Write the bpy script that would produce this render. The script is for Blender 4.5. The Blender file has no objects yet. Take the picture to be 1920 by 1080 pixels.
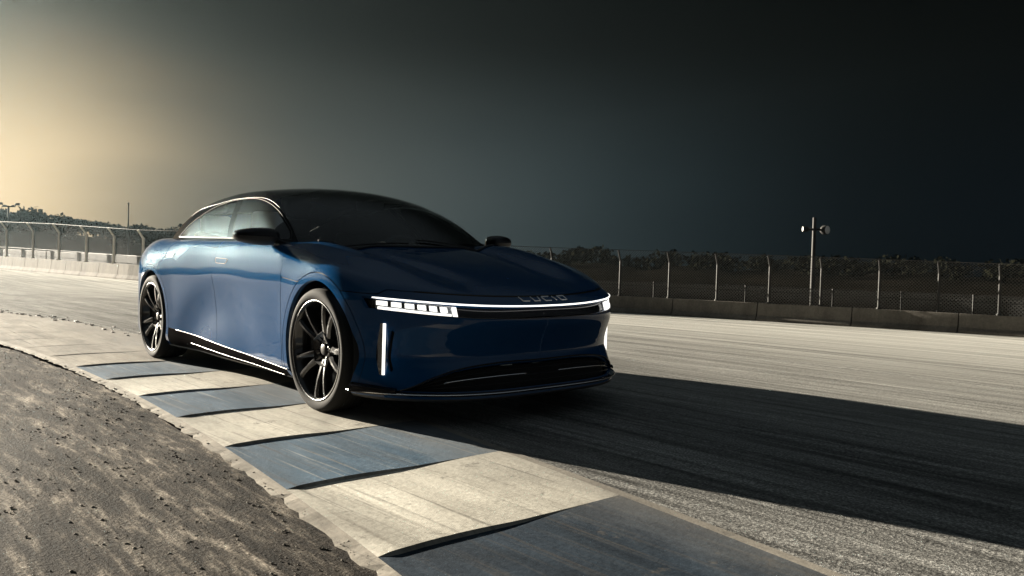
import bpy, bmesh, math, random
import numpy as np
random.seed(7); rng=np.random.RandomState(7)
C=bpy.context.scene.collection
sc=bpy.context.scene
R_=math.radians
# ------------------------------------------------------------ camera
BANK=R_(1.35); PIV=np.array([0,.83,0])
Rm=np.array([[1,0,0],[0,math.cos(BANK),-math.sin(BANK)],[0,math.sin(BANK),math.cos(BANK)]])
c0=np.array([4.22224063,-3.08936597,0.89390568])
r0=np.array([0.64752291,0.76193358,0.01308838]);u0=np.array([-0.0376167,0.01480443,0.99918257]);f0=np.array([-0.76111699,0.64748595,-0.03824763])
from mathutils import Matrix, Vector
cp=Rm@(c0-PIV)+PIV; cr=Rm@r0; cu=Rm@u0; cf=Rm@f0
cam=bpy.data.objects.new('camera',bpy.data.cameras.new('camera')); C.objects.link(cam)
cam.matrix_world=Matrix(((cr[0],cu[0],-cf[0],cp[0]),(cr[1],cu[1],-cf[1],cp[1]),(cr[2],cu[2],-cf[2],cp[2]),(0,0,0,1)))
cam.data.lens=1534.812171*36/1920; cam.data.sensor_width=36; cam.data.clip_start=.05; cam.data.clip_end=6000
sc.camera=cam
# ------------------------------------------------------------ light, sky, exposure
SUN_AZ=R_(193.5); SUN_EL=R_(10.5)
sunv=Vector((math.cos(SUN_AZ)*math.cos(SUN_EL),math.sin(SUN_AZ)*math.cos(SUN_EL),math.sin(SUN_EL)))
sl=bpy.data.lights.new('sun','SUN'); sl.energy=4.2; sl.angle=R_(.6); sl.color=(1,.90,.74)
so=bpy.data.objects.new('sun',sl); C.objects.link(so); so.rotation_euler=sunv.to_track_quat('Z','Y').to_euler()
sc.view_settings.view_transform='Standard'; sc.view_settings.look='None'; sc.view_settings.gamma=1; sc.view_settings.exposure=2.6
w=bpy.data.worlds.new('World'); sc.world=w; w.use_nodes=True
N=w.node_tree.nodes; L=w.node_tree.links; N.clear()
def nd(t,**k):
    n=N.new(t)
    for a,b in k.items(): setattr(n,a,b)
    return n
out=nd('ShaderNodeOutputWorld'); bg=nd('ShaderNodeBackground'); bg.inputs[1].default_value=.15
sky=nd('ShaderNodeTexSky',sky_type='NISHITA',sun_disc=False,sun_elevation=SUN_EL,sun_rotation=math.pi/2-SUN_AZ,dust_density=2.5,air_density=1.2)
tc=nd('ShaderNodeTexCoord')
def math_(op,a,b=None,c=None):
    n=nd('ShaderNodeMath',operation=op)
    for i,v in enumerate((a,b,c)):
        if v is None: continue
        if isinstance(v,(int,float)): n.inputs[i].default_value=v
        else: L.new(v,n.inputs[i])
    return n.outputs[0]
dt=nd('ShaderNodeVectorMath',operation='DOT_PRODUCT'); L.new(tc.outputs['Generated'],dt.inputs[0]); dt.inputs[1].default_value=sunv
ang=math_('MULTIPLY',math_('ARCCOSINE',dt.outputs['Value']),180/math.pi/180)      # 0..1 = 0..180 degrees from the sun
# a storm front: thick cloud everywhere in view except towards the low sun
cn=nd('ShaderNodeTexNoise'); cn.inputs['Scale'].default_value=2.2; cn.inputs['Detail'].default_value=3; cn.inputs['Distortion'].default_value=.6
mp=nd('ShaderNodeMapping'); mp.inputs['Scale'].default_value=(1,1,3.2); L.new(tc.outputs['Generated'],mp.inputs[0]); L.new(mp.outputs[0],cn.inputs[0])
ang2=math_('ADD',ang,math_('MULTIPLY',math_('SUBTRACT',cn.outputs[0],.5),.035))
rp=nd('ShaderNodeValToRGB'); L.new(ang2,rp.inputs[0]); rp.color_ramp.interpolation='B_SPLINE'; el=rp.color_ramp.elements
STOPS=[(0,(1.0,.76,.50)),(14,(.80,.60,.37)),(22,(1.25,.93,.53)),(31,(.175,.155,.114)),(41,(.077,.092,.090)),(54,(.028,.043,.049)),(66,(.0050,.0105,.0140)),(78,(.0001,.0014,.0036)),(105,(.0006,.0022,.0042)),(135,(.095,.105,.115)),(180,(.14,.155,.165))]  # last stops: added fill from the unseen sky behind the camera
while len(el)<len(STOPS): el.new(.5)
for e,(p,c) in zip(el,STOPS): e.position=p/180.; e.color=(*c,1)
sep=nd('ShaderNodeSeparateXYZ'); L.new(tc.outputs['Generated'],sep.inputs[0])
zc=nd('ShaderNodeMapRange'); zc.inputs[1].default_value=.06; zc.inputs[2].default_value=.28; zc.inputs[3].default_value=1; zc.inputs[4].default_value=.04; zc.interpolation_type='SMOOTHSTEP'
L.new(sep.outputs[2],zc.inputs[0])
bk=nd('ShaderNodeMapRange',interpolation_type='SMOOTHSTEP'); bk.inputs[1].default_value=100/180; bk.inputs[2].default_value=130/180; L.new(ang,bk.inputs[0])
zc2=math_('MAXIMUM',zc.outputs[0],bk.outputs[0])
mx=nd('ShaderNodeMixRGB',blend_type='MULTIPLY'); mx.inputs[0].default_value=1; L.new(rp.outputs[0],mx.inputs[1]); L.new(zc2,mx.inputs[2])
m2=nd('ShaderNodeMixRGB',blend_type='MULTIPLY'); m2.inputs[0].default_value=1; L.new(sky.outputs[0],m2.inputs[1])
rp2=nd('ShaderNodeValToRGB'); L.new(ang2,rp2.inputs[0]); e2=rp2.color_ramp.elements; e2[0].position=0; e2[0].color=(.0007,.0007,.0007,1); e2[1].position=.5; e2[1].color=(.0,.0,.0,1)
L.new(rp2.outputs[0],m2.inputs[2])
ad=nd('ShaderNodeMixRGB',blend_type='ADD'); ad.inputs[0].default_value=1; L.new(mx.outputs[0],ad.inputs[1]); L.new(m2.outputs[0],ad.inputs[2])
oh=nd('ShaderNodeMapRange',interpolation_type='SMOOTHSTEP'); oh.inputs[1].default_value=.45; oh.inputs[2].default_value=.85; L.new(sep.outputs[2],oh.inputs[0])
a2=nd('ShaderNodeMixRGB',blend_type='ADD'); L.new(oh.outputs[0],a2.inputs[0]); L.new(ad.outputs[0],a2.inputs[1]); a2.inputs[2].default_value=(.095,.115,.125,1)   # added fill: unseen sky overhead brightened
L.new(a2.outputs[0],bg.inputs[0]); L.new(bg.outputs[0],out.inputs[0])
# ------------------------------------------------------------ helpers
def mat(name,col=(.5,.5,.5),rough=.5,metal=0,coat=0,spec=.5,emis=None,estr=0,coatr=.03):
    m=bpy.data.materials.new(name); m.use_nodes=True; b=m.node_tree.nodes['Principled BSDF']
    b.inputs['Base Color'].default_value=(*col,1); b.inputs['Roughness'].default_value=rough; b.inputs['Metallic'].default_value=metal
    b.inputs['Coat Weight'].default_value=coat; b.inputs['Coat Roughness'].default_value=coatr; b.inputs['Specular IOR Level'].default_value=spec
    if emis: b.inputs['Emission Color'].default_value=(*emis,1); b.inputs['Emission Strength'].default_value=estr
    return m
class NT:
    def __init__(s,m): s.m=m; s.n=m.node_tree.nodes; s.l=m.node_tree.links; s.b=s.n['Principled BSDF']
    def add(s,t,**k):
        n=s.n.new(t)
        for a,b in k.items(): setattr(n,a,b)
        return n
    def pos(s,scale=(1,1,1),rot=0):
        g=s.add('ShaderNodeNewGeometry'); mp=s.add('ShaderNodeMapping'); mp.inputs['Scale'].default_value=scale; mp.inputs['Rotation'].default_value=(0,0,rot)
        s.l.new(g.outputs['Position'],mp.inputs[0]); return mp.outputs[0]
    def noise(s,vec,scale=1,detail=6,rough=.55,dist=0):
        n=s.add('ShaderNodeTexNoise'); n.inputs['Scale'].default_value=scale; n.inputs['Detail'].default_value=detail; n.inputs['Roughness'].default_value=rough; n.inputs['Distortion'].default_value=dist
        s.l.new(vec,n.inputs[0]); return n.outputs[0]
    def ramp(s,v,stops):
        r=s.add('ShaderNodeValToRGB'); s.l.new(v,r.inputs[0]); e=r.color_ramp.elements
        while len(e)<len(stops): e.new(.5)
        for a,(p,c) in zip(e,stops): a.position=p; a.color=(*c,1) if isinstance(c,tuple) else (c,c,c,1)
        return r.outputs[0]
    def mix(s,fac,a,b,mode='MIX'):
        n=s.add('ShaderNodeMixRGB',blend_type=mode)
        for i,v in enumerate((fac,a,b)):
            if isinstance(v,(int,float)): n.inputs[i].default_value=v if i==0 else (v,v,v,1)
            elif isinstance(v,tuple): n.inputs[i].default_value=(*v,1)
            else: s.l.new(v,n.inputs[i])
        return n.outputs[0]
    def math(s,op,a,b=0):
        n=s.add('ShaderNodeMath',operation=op)
        for i,v in enumerate((a,b)):
            if isinstance(v,(int,float)): n.inputs[i].default_value=v
            else: s.l.new(v,n.inputs[i])
        return n.outputs[0]
    def bump(s,h,strength=.5,dist=.01):
        n=s.add('ShaderNodeBump'); n.inputs['Strength'].default_value=strength; n.inputs['Distance'].default_value=dist; s.l.new(h,n.inputs['Height']); s.l.new(n.outputs[0],s.b.inputs['Normal']); return n
    def col(s,v): s.l.new(v,s.b.inputs['Base Color'])
    def rough(s,v): s.l.new(v,s.b.inputs['Roughness'])
def tag(o,label=None,cat=None,group=None,kind=None):
    if label: o['label']=label
    if cat: o['category']=cat
    if group: o['group']=group
    if kind: o['kind']=kind
    return o
def empty(name,loc=(0,0,0),rz=0,parent=None):
    o=bpy.data.objects.new(name,None); C.objects.link(o); o.location=loc; o.rotation_euler=(0,0,rz); o.empty_display_size=.1
    if parent: o.parent=parent
    return o
def mkobj(name,V,Fc,m,parent=None,normals=None,smooth=True,mi=None):
    me=bpy.data.meshes.new(name); me.from_pydata([tuple(map(float,v)) for v in V],[],[tuple(f) for f in Fc])
    for mm in (m if isinstance(m,(list,tuple)) else [m]): me.materials.append(mm)
    if mi is not None: me.polygons.foreach_set('material_index',np.array(mi,dtype=np.int32))
    me.polygons.foreach_set('use_smooth',[smooth]*len(me.polygons))
    me.update()
    if normals is not None: me.normals_split_custom_set_from_vertices([tuple(map(float,n)) for n in normals])
    o=bpy.data.objects.new(name,me); C.objects.link(o)
    if parent: o.parent=parent
    return o
class MB:
    def __init__(s): s.V=[]; s.F=[]; s.M=[]; s.mi=0
    def add(s,V,F):
        b=len(s.V); s.V+= [tuple(map(float,v)) for v in V]; s.F+=[tuple(b+i for i in f) for f in F]; s.M+=[s.mi]*len(F)
    def box(s,c,sz,M=None):
        V=[(c[0]+sz[0]/2*a,c[1]+sz[1]/2*b,c[2]+sz[2]/2*d) for a in(-1,1) for b in(-1,1) for d in(-1,1)]
        if M is not None: V=[M@np.array(v) for v in V]
        s.add(V,[(0,1,3,2),(4,6,7,5),(0,4,5,1),(2,3,7,6),(0,2,6,4),(1,5,7,3)])
    def hexa(s,V): s.add(V,[(0,1,3,2),(4,6,7,5),(0,4,5,1),(2,3,7,6),(0,2,6,4),(1,5,7,3)])
    def tube(s,P,r,n=8,closed=False,up=(0,0,1),flat=1.0):
        P=np.array(P,float); k=len(P); T=np.zeros_like(P)
        if closed: T=np.roll(P,-1,0)-np.roll(P,1,0)
        else: T[1:-1]=P[2:]-P[:-2]; T[0]=P[1]-P[0]; T[-1]=P[-1]-P[-2]
        T/=np.linalg.norm(T,axis=1)[:,None]; rr=np.full(k,r) if np.isscalar(r) else np.array(r)
        V=[]
        for i in range(k):
            a=np.cross(T[i],up)
            if np.linalg.norm(a)<1e-3: a=np.cross(T[i],(1,0,0))
            a/=np.linalg.norm(a); b=np.cross(a,T[i])
            for j in range(n):
                t=2*math.pi*j/n; V.append(P[i]+rr[i]*(a*math.cos(t)+b*math.sin(t)*flat))
        Fc=[]
        for i in range(k if closed else k-1):
            for j in range(n):
                q=(i+1)%k; Fc.append((i*n+j,i*n+(j+1)%n,q*n+(j+1)%n,q*n+j))
        if not closed: Fc+= [tuple(range(n))[::-1],tuple((k-1)*n+j for j in range(n))]
        s.add(V,Fc)
    def lathe(s,prof,n=64,c=(0,0,0),closedprof=False):
        # profile of (radius, y) turned about the y axis
        V=[];k=len(prof)
        for i in range(n):
            t=2*math.pi*i/n
            for (r,y) in prof: V.append((c[0]+r*math.cos(t),c[1]+y,c[2]+r*math.sin(t)))
        Fc=[]
        for i in range(n):
            q=(i+1)%n
            for j in range(k if closedprof else k-1):
                jj=(j+1)%k; Fc.append((i*k+j,i*k+jj,q*k+jj,q*k+j))
        s.add(V,Fc)
    def build(s,name,m,parent=None,smooth=False,loc=None):
        return mkobj(name,s.V,s.F,m,parent,None,smooth,s.M if isinstance(m,(list,tuple)) else None)
def smooth_by_angle(o,deg=40):
    # keep hard edges on built-up meshes that are otherwise smooth
    me=o.data; bm=bmesh.new(); bm.from_mesh(me); bmesh.ops.remove_doubles(bm,verts=bm.verts,dist=1e-5); bmesh.ops.recalc_face_normals(bm,faces=bm.faces)
    lim=math.radians(deg)
    for f in bm.faces: f.smooth=True
    for e in bm.edges:
        if len(e.link_faces)==2 and e.calc_face_angle(0)>lim: e.smooth=False
    bm.to_mesh(me); bm.free(); return o
def bevel(o,w=.01,seg=2,deg=35):
    md=o.modifiers.new('bevel','BEVEL'); md.width=w; md.segments=seg; md.limit_method='ANGLE'; md.angle_limit=math.radians(deg); return o
# ------------------------------------------------------------ terrain
def ss(a,b,x):
    t=np.clip((x-a)/(b-a),0,1);return t*t*(3-2*t)
def ground(x,y):
    x=np.asarray(x,float);y=np.asarray(y,float)
    d=np.hypot(np.maximum(y,0),.5*x)
    near=math.tan(BANK)*(2.5*np.tanh(y/2.5)-.83)
    far=-1.0+.4*ss(-22,-50,x)
    t=ss(2.,26,d)
    return near*(1-t)+far*t

# ------------------------------------------------------------ ground materials
def asphalt_mat():
    m=mat('asphalt',rough=.6,spec=.25); t=NT(m)
    p=t.pos(); st=t.pos((.35,9,1),R_(-6)); st2=t.pos((.12,2.2,1),R_(-14))
    fine=t.noise(p,95,3,.7); mid=t.noise(p,14,5,.6); big=t.noise(p,.35,4,.5)
    s1=t.noise(st,2.2,6,.6); s2=t.noise(st2,1.6,5,.6)
    a=t.ramp(fine,[(.32,(.05,.05,.049)),(.5,(.165,.164,.157)),(.68,(.44,.435,.41))])
    b=t.ramp(s1,[(.34,.35),(.52,1.0),(.72,1.5)])
    c=t.ramp(s2,[(.36,.5),(.6,1.2)])
    d=t.ramp(big,[(.3,.85),(.7,1.2)])
    x=t.mix(1,a,b,'MULTIPLY'); x=t.mix(1,x,c,'MULTIPLY'); x=t.mix(1,x,d,'MULTIPLY'); 
    # backlit grazing glare painted into the colour, paler towards the barrier
    g=t.add('ShaderNodeNewGeometry'); sp=t.add('ShaderNodeSeparateXYZ'); t.l.new(g.outputs['Position'],sp.inputs[0])
    far_glare=t.math('ADD',sp.outputs[1],t.math('MULTIPLY',t.noise(t.pos((.05,.4,1),R_(-14)),1.3,4),5))
    mr=t.add('ShaderNodeMapRange'); mr.inputs[1].default_value=3; mr.inputs[2].default_value=13; mr.inputs[4].default_value=.85; t.l.new(far_glare,mr.inputs[0])
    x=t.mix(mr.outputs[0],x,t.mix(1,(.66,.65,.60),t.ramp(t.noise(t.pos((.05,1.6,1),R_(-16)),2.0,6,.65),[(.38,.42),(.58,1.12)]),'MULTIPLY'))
    t.col(x); t.rough(t.ramp(mid,[(.3,.42),(.7,.62)]))
    h=t.mix(.35,fine,t.noise(p,40,4,.6)); t.bump(h,.75,.006); return m
def verge_mat():
    m=mat('verge_dirt',rough=.9,spec=.06); t=NT(m)
    p=t.pos(); st=t.pos((.45,5,1),R_(2))
    fine=t.noise(p,60,4,.7); clod=t.noise(t.pos((.55,2.6,1),R_(2)),5.5,9,.72,.15); s1=t.noise(st,3.0,8,.68,.2); s2=t.noise(t.pos((1.0,34,1),R_(2)),1.8,5,.7)
    a=t.ramp(clod,[(.40,(.008,.0065,.0055)),(.50,(.032,.027,.022)),(.64,(.17,.15,.125))])
    b=t.ramp(s1,[(.36,.28),(.5,.9),(.64,1.8)]); c=t.ramp(fine,[(.35,.55),(.65,1.4)]); d=t.ramp(s2,[(.35,.6),(.65,1.35)])
    x=t.mix(1,a,b,'MULTIPLY'); x=t.mix(1,x,c,'MULTIPLY'); x=t.mix(.8,x,d,'MULTIPLY'); t.col(x)
    t.bump(t.mix(.5,t.mix(.5,s1,clod),fine),1,.03); return m
def paint_mat(name,c1,c2,bare):
    m=mat(name,rough=.7,spec=.08); t=NT(m); p=t.pos()
    n=t.noise(t.pos((1,3.5,1),R_(4)),2.0,8,.65,.5); f=t.noise(p,45,5,.7); s=t.noise(t.pos((.5,16,1),R_(8)),2.0,6,.6)
    x=t.mix(t.ramp(n,[(.35,0.0),(.65,1.0)]),c1,c2)
    x=t.mix(t.ramp(s,[(.55,0.0),(.72,.75)]),x,bare)
    x=t.mix(t.ramp(t.noise(p,9,7,.75),[(.60,0.0),(.68,.7)]),x,(.09,.085,.08))
    x=t.mix(1,x,t.ramp(f,[(.3,.78),(.7,1.15)]),'MULTIPLY'); 
    g=t.add('ShaderNodeNewGeometry'); sp=t.add('ShaderNodeSeparateXYZ'); t.l.new(g.outputs['Position'],sp.inputs[0])
    x=t.mix(1,x,t.ramp(t.noise(t.pos((.8,2.6,1),R_(28)),1.3,5,.6,.3),[(.34,.62),(.55,1.0),(.68,1.22)]),'MULTIPLY')
    x=t.mix(t.ramp(t.noise(t.pos((.35,15,1),R_(11)),1.7,6,.62),[(.57,0.0),(.68,.7)]),x,(.055,.052,.05))
    # old rubber and grime on the track half of the kerb
    gr=t.math('ADD',sp.outputs[1],t.math('MULTIPLY',n,.35)); mr=t.add('ShaderNodeMapRange'); mr.inputs[1].default_value=-1.0; mr.inputs[2].default_value=-.45; mr.inputs[4].default_value=.6; t.l.new(gr,mr.inputs[0])
    x=t.mix(mr.outputs[0],x,(.19,.18,.165))
    t.col(x); t.rough(t.ramp(f,[(.3,.62),(.7,.85)])); t.bump(t.mix(.5,f,n),.45,.006); return m
M={}
M['asphalt']=asphalt_mat(); M['verge']=verge_mat()
M['kerb_white']=paint_mat('kerb_white_paint',(.42,.40,.35),(.52,.50,.44),(.24,.22,.19))
M['kerb_blue']=paint_mat('kerb_blue_paint',(.045,.085,.13),(.085,.13,.18),(.26,.27,.265))
M['kerb_bare']=paint_mat('kerb_worn_concrete',(.20,.185,.16),(.31,.285,.245),(.12,.11,.095))
M['kerb_slate']=paint_mat('kerb_dark_slate_paint',(.016,.026,.040),(.032,.048,.068),(.07,.072,.075))  # darker slate version of the blue paint for the nearest blocks
def conc_mat():
    m=mat('barrier_concrete',rough=.9,spec=.1); t=NT(m); p=t.pos()
    n=t.noise(t.pos((1,1,.35)),1.2,7,.65); f=t.noise(p,12,5,.7)
    x=t.ramp(n,[(.3,(.10,.093,.082)),(.55,(.17,.158,.14)),(.75,(.22,.205,.18))]); x=t.mix(1,x,t.ramp(f,[(.3,.8),(.7,1.15)]),'MULTIPLY'); t.col(x); t.bump(f,.4,.01); return m
M['conc']=conc_mat()
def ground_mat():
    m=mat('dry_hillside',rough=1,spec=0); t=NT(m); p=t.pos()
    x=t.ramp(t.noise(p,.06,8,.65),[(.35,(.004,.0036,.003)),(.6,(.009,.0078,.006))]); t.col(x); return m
M['ground']=ground_mat()
M['galv']=mat('galvanised_steel',(.26,.26,.25),.5,.3)
M['galv_dim']=mat('dim_toned_steel',(.03,.03,.03),.6,.0,spec=.2); M['galv_glare']=mat('glare_toned_steel',(.8,.77,.70),.6,0,spec=.3)  # same post steel: glare painted into the pale copy, dimness into the dark
def mesh_mat(name,cov,scale):
    m=mat(name,(.12,.12,.12),.7,0,spec=.1); t=NT(m)
    ge=t.add('ShaderNodeTexCoord'); 
    def band(rx):
        mp=t.add('ShaderNodeMapping'); mp.inputs['Rotation'].default_value=(0,0,rx); mp.inputs['Scale'].default_value=(scale,scale,scale); t.l.new(ge.outputs['UV'],mp.inputs[0])
        s=t.add('ShaderNodeSeparateXYZ'); t.l.new(mp.outputs[0],s.inputs[0]); fr=t.math('FRACT',s.outputs[0]); return t.math('LESS_THAN',fr,cov)
    a=t.math('MAXIMUM',band(R_(45)),band(R_(-45)))
    t.l.new(a,t.b.inputs['Alpha']); return m
M['mesh_wide']=mesh_mat('fence_wire_mesh',.07,12)
M['mesh_fine']=mesh_mat('guard_mesh_fabric',.36,11)
# ------------------------------------------------------------ ground sheets
def kin(x):
    x=np.asarray(x,float); xc=np.maximum(x,-16); y=-.42-.0113*(xc+3.3)**2; return y+np.minimum(x+16,0)*.287
def kout(x):
    x=np.asarray(x,float); xc=np.maximum(x,-16); y=-1.6-.0155*(xc+2)**2; return y+np.minimum(x+16,0)*.34
WP=np.array([(-230,-6),(-140,5.5),(-110,8),(-82,9.6),(-69,10.6),(-48.7,11.9),(-38,14.5),(-30,19),(-21.1,24.4),(-18.6,25.3),(-16.6,26.0),(-12.75,27.1),(-9.6,28.1),(-5.8,28.9),(4,30.6),(16,31.5),(30,31.5)],float)
def sheet(name,xs,rows,m,kind='structure'):
    V=[];nr=len(rows);
    for r in rows: V+=list(zip(*r))
    nx=len(xs); Fc=[(j*nx+i,j*nx+i+1,(j+1)*nx+i+1,(j+1)*nx+i) for j in range(nr-1) for i in range(nx-1)]
    o=mkobj(name,V,Fc,m); return tag(o,kind=kind)
xs=np.r_[np.arange(-225,-40,3.),np.arange(-40,-12,.8),np.arange(-12,8,.2),np.arange(8,28.5,1.)]
yw=np.interp(xs,WP[:,0],WP[:,1])+1.6
rows=[]
for t in np.r_[np.linspace(0,.25,26),np.linspace(.28,1,30)]:
    y=kin(xs)*(1-t)+yw*t; rows.append((xs,y,ground(xs,y)))
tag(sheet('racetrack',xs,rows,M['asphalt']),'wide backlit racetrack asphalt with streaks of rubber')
rows=[]
for t in np.r_[np.linspace(0,.06,20),np.linspace(.165,1,40)**1.5][::-1]:
    y=kout(xs)-t*60*np.ones_like(xs)+.02; z=ground(xs,y)-.045+.012*np.sin(xs*3.1+y*2.3)*np.sin(y*4.7-xs*.7)
    rows.append((xs,y,np.where(t<.001,z+.0,z)))
tag(sheet('dirt_verge',xs,rows,M['verge']),'rough brown dirt and gravel verge beside the kerb')
# kerb: sawtooth blocks
bx=[-2.70+.812*k for k in range(-90,12)]
tt=np.r_[0,.02,.05,.075,np.linspace(.1,.96,15),1]
V=[];Fc=[];Mi=[]
for k in range(len(bx)-1):
    a,b=bx[k],bx[k+1]; idx=k-90
    n=14 if abs(idx)<14 else 3
    amp=.010 if idx>=-1 else .010*max(.15,1+.28*idx)
    base=len(V); X=np.linspace(a,b,n)
    for i,x in enumerate(X):
        fr=(x-a)/(b-a)
        rise=amp*(fr**1.3)
        for t in tt:
            yy=kout(x)*(1-t)+kin(x)*t
            lat=(1-ss(.25,.85,t))*ss(.015,.075,t)
            z=float(ground(x,yy))+.004+(rise-.006)*float(lat)+(.012*math.sin(min(t/.5,1)*math.pi)*.6)
            if t<=.03: z-= .014 if t==0 else .002
            V.append((x+.0,yy-(0.030+.012*math.sin(x*23)*math.sin(x*7.3+1)+.008*math.sin(x*61) if t==0 else 0),z))
    w_=len(tt)
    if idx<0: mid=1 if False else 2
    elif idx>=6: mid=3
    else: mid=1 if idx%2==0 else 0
    for i in range(n-1):
        for j in range(w_-1):
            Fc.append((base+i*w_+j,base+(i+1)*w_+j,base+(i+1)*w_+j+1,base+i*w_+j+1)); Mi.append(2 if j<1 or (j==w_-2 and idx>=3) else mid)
    # riser to the next block
    if k<len(bx)-2:
        e=base+(n-1)*w_
        b2=len(V)
        for j in range(w_):
            x,y,z=V[e+j]; t=tt[j]; lat=(1-ss(.25,.85,t))*ss(.015,.075,t)
            zz=z-(amp*float(lat)) if True else z
            V.append((x+.022,y,zz-.003)); V.append((x,y,z))
        for j in range(w_-1): Fc.append((b2+2*j+1,b2+2*j,b2+2*j+2,b2+2*j+3)); Mi.append(2)
ko=mkobj('kerb',V,Fc,[M['kerb_white'],M['kerb_blue'],M['kerb_bare'],M['kerb_slate']],smooth=False,mi=Mi); tag(ko,'wide sawtooth racing kerb painted in worn cream and slate blue blocks',kind='structure')
# crumbs of rubber and grit along the track edge of the kerb
mb=MB()
for i in range(300):
    x=-2.4-rng.rand()**1.4*22; y=float(kin(x))+rng.normal(.02,.06); s=(.003+.012*rng.rand()**2)*(1+min(max(-x-2,0),14)*.12)
    z=float(ground(x,y))+.006; 
    V8=[(x+s*a*(1+rng.rand()),y+s*b*(.6+rng.rand()*.6),z+s*(.1 if c<0 else .7)) for a in(-1,1) for b in(-1,1) for c in(-1,1)]
    mb.hexa(V8)
M['crumb']=mat('rubber_crumb',(.05,.045,.04),.8)
tag(mb.build('rubber_crumbs',M['crumb']),'small dark rubber crumbs scattered along the inner kerb edge','rubber crumbs',kind='stuff')
# loose stones on the verge
mb=MB(); SV=[];SF=[]
ico=[(0,0,1),(.9,0,.3),(.28,.85,.3),(-.72,.53,.3),(-.72,-.53,.3),(.28,-.85,.3),(0,0,-.4)]
icf=[(0,1,2),(0,2,3),(0,3,4),(0,4,5),(0,5,1),(6,2,1),(6,3,2),(6,4,3),(6,5,4),(6,1,5)]
for i in range(6500):
    x=3.6-10.5*rng.rand()**1.25; y=float(kout(x))+.07-abs(rng.normal(0,.55))*(1 if rng.rand()<.5 else 2.2); s=.0016+.006*rng.rand()**4
    z=float(ground(x,y))-.045+.012*math.sin(x*3.1+y*2.3)*math.sin(y*4.7-x*.7)
    if y>float(kout(x))-.035: z=float(ground(x,y))-.004
    a=rng.rand()*6.28; k=len(SV); e=1+rng.rand()
    for (p,q,r_) in ico:
        p*=e*s*(.8+.4*rng.rand()); q*=s*(.8+.4*rng.rand()); SV.append((x+p*math.cos(a)-q*math.sin(a),y+p*math.sin(a)+q*math.cos(a),z+r_*s*.8))
    SF+=[tuple(k+j for j in f) for f in icf]
M['stone']=mat('loose_stone',(.15,.135,.115),.9,spec=.1)
tag(mkobj('loose_gravel',SV,SF,M['stone'],smooth=False),'small loose stones scattered over the dirt beside the kerb','gravel',kind='stuff')
# far ground with hills
def hill(az,r):
    az=np.degrees(az)%360
    h=np.interp(az,[0,60,100,140,158,166,172,198,212,240,270,300,330,360],[3,3,3.2,3.6,4.2,5.5,7.5,9,20,26,26,16,6,3])
    h=h*(1+.12*np.sin(az*.9)+.08*np.sin(az*2.3+1))
    return h*ss(95,185,r)
V=[];nr=60;na=240
rr=np.r_[0.5,np.geomspace(3,226,nr-1)]
for r in rr:
    a=np.arange(na)*2*math.pi/na; x=cp[0]+r*np.cos(a); y=cp[1]+r*np.sin(a)
    z=ground(x,y)-.14-.25*ss(15,60,np.hypot(x,y))+hill(a,r)
    V+=list(zip(x,y,z))
Fc=[(i*na+j,i*na+(j+1)%na,(i+1)*na+(j+1)%na,(i+1)*na+j) for i in range(nr-1) for j in range(na)]
Fc=[f[::-1] for f in Fc]
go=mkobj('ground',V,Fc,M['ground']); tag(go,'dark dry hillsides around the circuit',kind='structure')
# ------------------------------------------------------------ barrier, fences
d=np.r_[0,np.cumsum(np.hypot(*np.diff(WP,axis=0).T))]
def path(s): return np.array([np.interp(s,d,WP[:,0]),np.interp(s,d,WP[:,1])])
def wallh(x): return float(np.interp(x,[-82,-60,-48,-21,-6],[1.15,1.0,.95,.75,.70]))
def frame(s):
    p=path(s); t=path(s+.6)-path(s-.6); t/=np.linalg.norm(t); return p,t,np.array([t[1],-t[0]])   # n points to the track
S0,S1=95,262
prof=[(.30,-.15),(.30,.08),(.17,.30),(.10,1.0),(-.08,1.0),(-.12,.30),(-.25,.08),(-.25,-.15)]
mb=MB(); seg=3.66; s=S0; ns=0
while s<S1:
    Vs=[]; 
    ks=np.linspace(s+.018,s+seg-.018,3)
    for q in ks:
        p,t,n=frame(q); z0=float(ground(*p)); h=wallh(p[0])
        for (o_,zz) in prof: Vs.append((p[0]+n[0]*o_,p[1]+n[1]*o_,z0+(zz*h if zz>.2 else zz)))
    k=len(prof); Fs=[(i*k+j,(i+1)*k+j,(i+1)*k+(j+1)%k,i*k+(j+1)%k) for i in range(2) for j in range(k)]+[tuple(range(k)),tuple(2*k+j for j in range(k))[::-1]]
    mb.add(Vs,Fs); s+=seg; ns+=1
bo=mb.build('concrete_barrier',M['conc']); bevel(bo,.015,1); tag(bo,'long low concrete barrier curving along the far edge of the track','barrier')
LP=[150.9,158.94,165.91,172.36,177.92,182.78]; RP=[213.24,215.54,217.66,219.87,221.9,224.02,226.05,227.99]
PO=[143.5,136.,128,120,112,104]+LP+[187.3,191.5,195.5,199.4,203,206.5,210.]+RP+[229.9,231.9,233.9,235.9,238,240,242,244,246,248,250]
PO.sort()
SPo=[100,116,132,147,153.5,160.53,168.83,176.07,181.37,189,197.5,205.,211.5,214.66,218.72,222.25,224.72,227.11,229,231.5,234,238,243,248]
def fenceh(x): return float(np.interp(x,[-110,-80,-65,-48,-30,-21,-12,-6,10],[3.15,3.05,2.7,2.12,2.1,2.07,1.92,1.80,1.75]))
fe=empty('catch_fence',(*path(200),float(ground(*path(200)))+.7)); tag(fe,'tall wire catch fence with inward bent steel posts on the concrete barrier','fence')
fl=Vector(fe.location)
def sub(v): return (v[0]-fl[0],v[1]-fl[1],v[2]-fl[2])
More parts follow.
